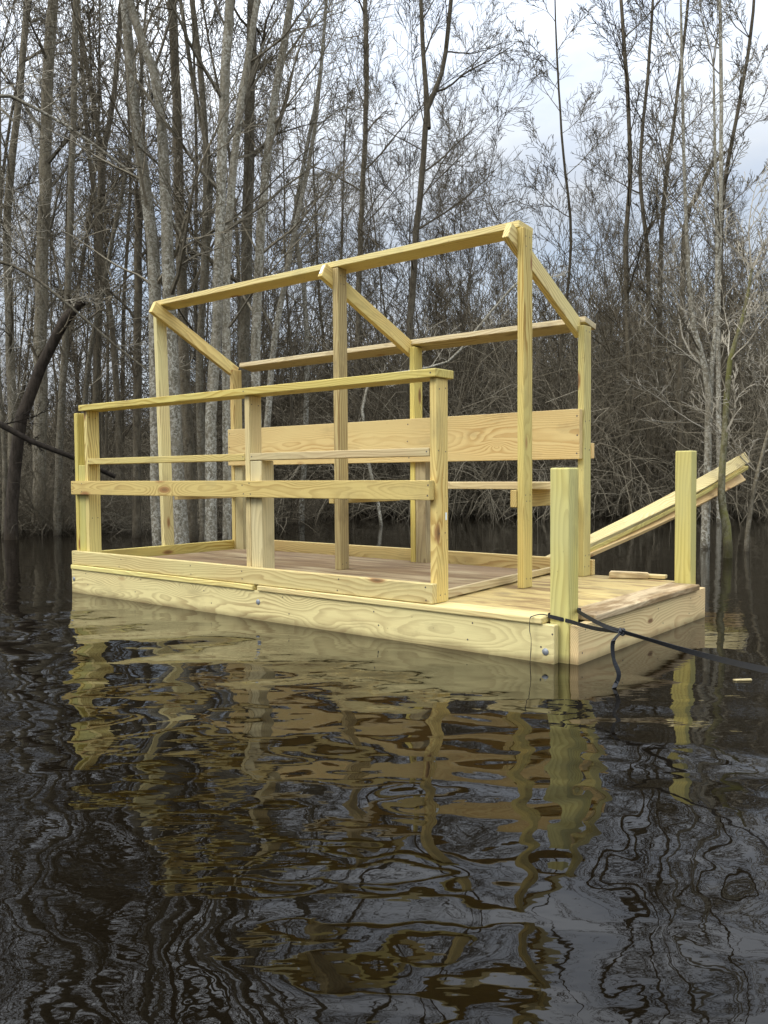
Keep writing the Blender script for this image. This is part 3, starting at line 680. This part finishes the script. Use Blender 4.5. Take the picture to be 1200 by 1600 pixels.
TT('thin_tree', 'pale forked sapling standing in water behind the loose planks', [(1100, 866), (1103, 790), (1107, 620), (1094, 550), (1083, 505), (1076, 420), (1070, 300)], 8.7, 14, 5, 31, 'bark_pale', 'twig_pale', 14, .8, limb_len=1.2, top=5.5, forks=[([(1107, 620), (1117, 520), (1120, 400), (1118, 280)], 8, 5)])
TT('mossy_tree', 'yellow green mossy sapling crossing in front of the loose planks', [(1137, 868), (1134, 820), (1127, 770), (1132, 680), (1140, 565), (1160, 500), (1175, 420)], 7.7, 15, 4, 32, 'bark_green', 'twig_pale', 10, .9, limb_len=1.0)
TT('leaning_tree', 'slim grey sapling at the right edge leaning right out of view', [(1165, 862), (1172, 800), (1184, 740), (1202, 670), (1228, 560)], 8.3, 8, 4, 33, 'bark_mid', 'twig_pale', 10, .6, limb_len=1.0)

# --- the woods behind: a few kinds of tree, copied
def straight(h, lean, rnd):
    p = [Vector((0, 0, 0))]; d = Vector((rnd.gauss(0, lean), rnd.gauss(0, lean), 1)).normalized()
    for i in range(6): d = (d+Vector((rnd.gauss(0, .05), rnd.gauss(0, .05), .05))).normalized(); p.append(p[-1]+d*h/6)
    return p
def copy_tree(src):
    c = src.copy(); COL.objects.link(c)
    for ch in src.children:
        k = ch.copy(); COL.objects.link(k); k.parent = c
    return c
rw = random.Random(11)
KINDS = []
for i in range(12):
    rr = random.Random(100+i)
    kind = i % 3
    h = (13, 11, 9)[kind]*(.9+.25*rr.random()); r0 = (.075, .045, .024)[kind]*(.85+.4*rr.random())
    path = straight(h, (.05, .07, .10)[kind], rr)
    T, Cn = grow(path, [r0*(1-.88*j/6) for j in range(7)], 300+i, (20, 20, 16)[kind], (2.5, 1.5, .7)[kind], SPEC_FINE if kind == 2 else SPEC_UP, (.006, .0055, .0045)[kind], (2.4, 2.2, 1.9)[kind], trunk_sides=7, up=.7)
    KINDS.append((kind, T.mesh('trunk'), Cn.mesh('crown', False)))
NAMES = ['tall_tree', 'slim_tree', 'bushy_tree']
LABS = ['tall bare grey trunk among the crowded woods behind the platform', 'slim bare leaning tree among the crowded woods behind the platform', 'low bushy bare tree tangled in the brush of the far bank']
GRPS = ['tall trees in the woods', 'slim trees in the woods', 'bushy trees in the brush']
PROTO = []
for i, (kind, tme, cme) in enumerate(KINDS):
    PROTO.append((kind, tme, cme, ('bark_dark', 'bark_dark', 'bark_dark')[kind], ('twig', 'twig_dark', 'twig_dark')[kind]))
first = {}
def forest_tree(i, s_, d_, scale):
    kind, tme, cme, tm, cm = PROTO[i]
    pos = CAM2+F2*d_+R2*s_; pos.z = max(-.3, ground_z(pos.x, pos.y)-.05)
    if i not in first:
        e = empty(NAMES[kind], pos); link('trunk', tme, M[tm], e); link('crown', cme, M[cm], e); first[i] = e
    else:
        e = copy_tree(first[i]); e.location = pos
    tag(e, LABS[kind], 'bare tree', GRPS[kind])
    e.rotation_euler = (0, 0, rw.random()*math.tau); e.scale = (scale,)*3
    return e
def scatter(n, dmin, dmax, kinds, amin, amax, smin, smax, hright=1.0):
    for _ in range(n):
        d_ = dmin+(dmax-dmin)*rw.random()**.8; a = amin+(amax-amin)*rw.random()
        i = rw.choice([j for j in range(12) if j % 3 in kinds])
        sc = (smin+(smax-smin)*rw.random())
        if a > .12: sc *= hright
        forest_tree(i, a*d_, d_, sc)
scatter(6, 12.5, 18, (1,), -.58, -.12, .85, 1.1)
scatter(18, 18, 36, (0, 1), -.62, -.02, .9, 1.2)
scatter(34, 13, 28, (2,), -.62, -.08, .8, 1.25)
scatter(30, 18, 36, (1, 2), -.06, .62, .72, 1.0, .78)
scatter(60, 15.0, 30, (2,), -.15, .62, .60, 1.05, .76)
scatter(34, 36, 62, (0, 1, 2), -.62, .62, 1.0, 1.3, .82)

# --- brush along the flooded bank
def shrub_mesh(seed, stems, ln, arch, rmin):
    rnd = random.Random(seed); mb = MB()
    for k in range(stems):
        a = rnd.random()*math.tau; b = Vector((math.cos(a), math.sin(a), 0))*rnd.random()*.7
        d = Vector((math.cos(a)*.45+rnd.gauss(0, .3), math.sin(a)*.45+rnd.gauss(0, .3), 1.0)).normalized()
        L_ = ln*(.45+.75*rnd.random()); q = b.copy(); q.z = -.15; pts = [q]; n = 9; g = arch*(.3+rnd.random())
        for i in range(n):
            d = (d+Vector((rnd.gauss(0, .13), rnd.gauss(0, .13), -g*(i/n)+rnd.gauss(0, .06)))).normalized(); q = q+d*L_/n; pts.append(q)
        r0 = rmin*(1+1.4*rnd.random()); mb.tube(pts, [r0*(1-.6*i/n) for i in range(n+1)], 3)
        for c in range(5):
            i = rnd.randint(2, n-1); dd = ((pts[i]-pts[i-1]).normalized()+rvec(rnd)*.6).normalized(); t = [pts[i]]
            for s_ in range(4): dd = (dd+rvec(rnd)*.2+Vector((0, 0, -.04))).normalized(); t.append(t[-1]+dd*L_*.09)
            mb.tube(t, [r0*.6, r0*.55, r0*.5, r0*.45, r0*.4], 3)
    return mb.mesh('stems', False)
SH = [shrub_mesh(500+i, 70, 2.6, (.25, .45, .6, .15)[i % 4], .0042) for i in range(6)]
SHM = ['twig_dark', 'vine', 'twig_dark', 'vine', 'twig_dark', 'twig']
def shrub(i, s_, d_, sc, zs=1.0):
    pos = CAM2+F2*d_+R2*s_; pos.z = max(-.12, ground_z(pos.x, pos.y)-.05)
    o = link('brush_shrub', SH[i], M[SHM[i]]); o.location = pos; o.rotation_euler = (0, 0, rw.random()*math.tau); o.scale = (sc, sc, sc*zs)
    return tag(o, 'leafless tangle of arching brush stems along the flooded bank', 'shrub', 'brush along the flooded bank')
for _ in range(64):
    a = -.58+1.2*rw.random(); shrub(rw.randrange(6), a*17.5, 16.0+3.5*rw.random(), .7+.5*rw.random())
for _ in range(60):
    a = .0+.62*rw.random(); shrub(rw.randrange(6), a*19, 18+4*rw.random(), 1.0+.7*rw.random(), 1.25)
for _ in range(70):
    a = -.6+1.22*rw.random(); shrub(rw.randrange(6), a*25, 22+6*rw.random(), (1.3+.7*rw.random())*(.6 if a < -.2 else 1), 1.25)
for _ in range(26):
    a = -.58+.5*rw.random(); shrub(rw.randrange(6), a*12.5, 11.2+2.5*rw.random(), .35+.25*rw.random())
SH.append(shrub_mesh(577, 46, 3.4, .75, .0040)); SHM.append('vine')
for _ in range(22):
    a = .02+.56*rw.random(); shrub(6, a*15.5, 14.6+2.2*rw.random(), .75+.5*rw.random(), 1.15)
# --- the far thicket, one mass nobody could count
def thicket(seed, n, dmin, dmax, hmax, rmin, lmul=1.0):
    rnd = random.Random(seed); mb = MB()
    for _ in range(n):
        d_ = dmin+(dmax-dmin)*rnd.random(); s_ = (rnd.random()*1.32-.66)*d_
        z = hmax*rnd.random()**1.5*(d_/dmin)**.5*max(.24, min(1.0, .58+1.3*s_/d_))
        q = CAM2+F2*d_+R2*s_; q.z = z
        d = Vector((rnd.gauss(0, .45), rnd.gauss(0, .45), 1.0)).normalized(); L_ = (.7+1.6*rnd.random())*lmul; pts = [q]
        for i in range(4): d = (d+rvec(rnd)*.17).normalized(); q = q+d*L_/4; pts.append(q)
        r = rmin*(.6+.9*rnd.random()); mb.tube(pts, [r, r*.9, r*.8, r*.65, r*.5], 3)
    return mb.mesh('thicket', False)
tag(link('undergrowth', thicket(9, 40000, 22.5, 48, 6.4, .0078), M['twig_dark']), 'dense dark tangle of bare undergrowth deep in the woods', kind='stuff')
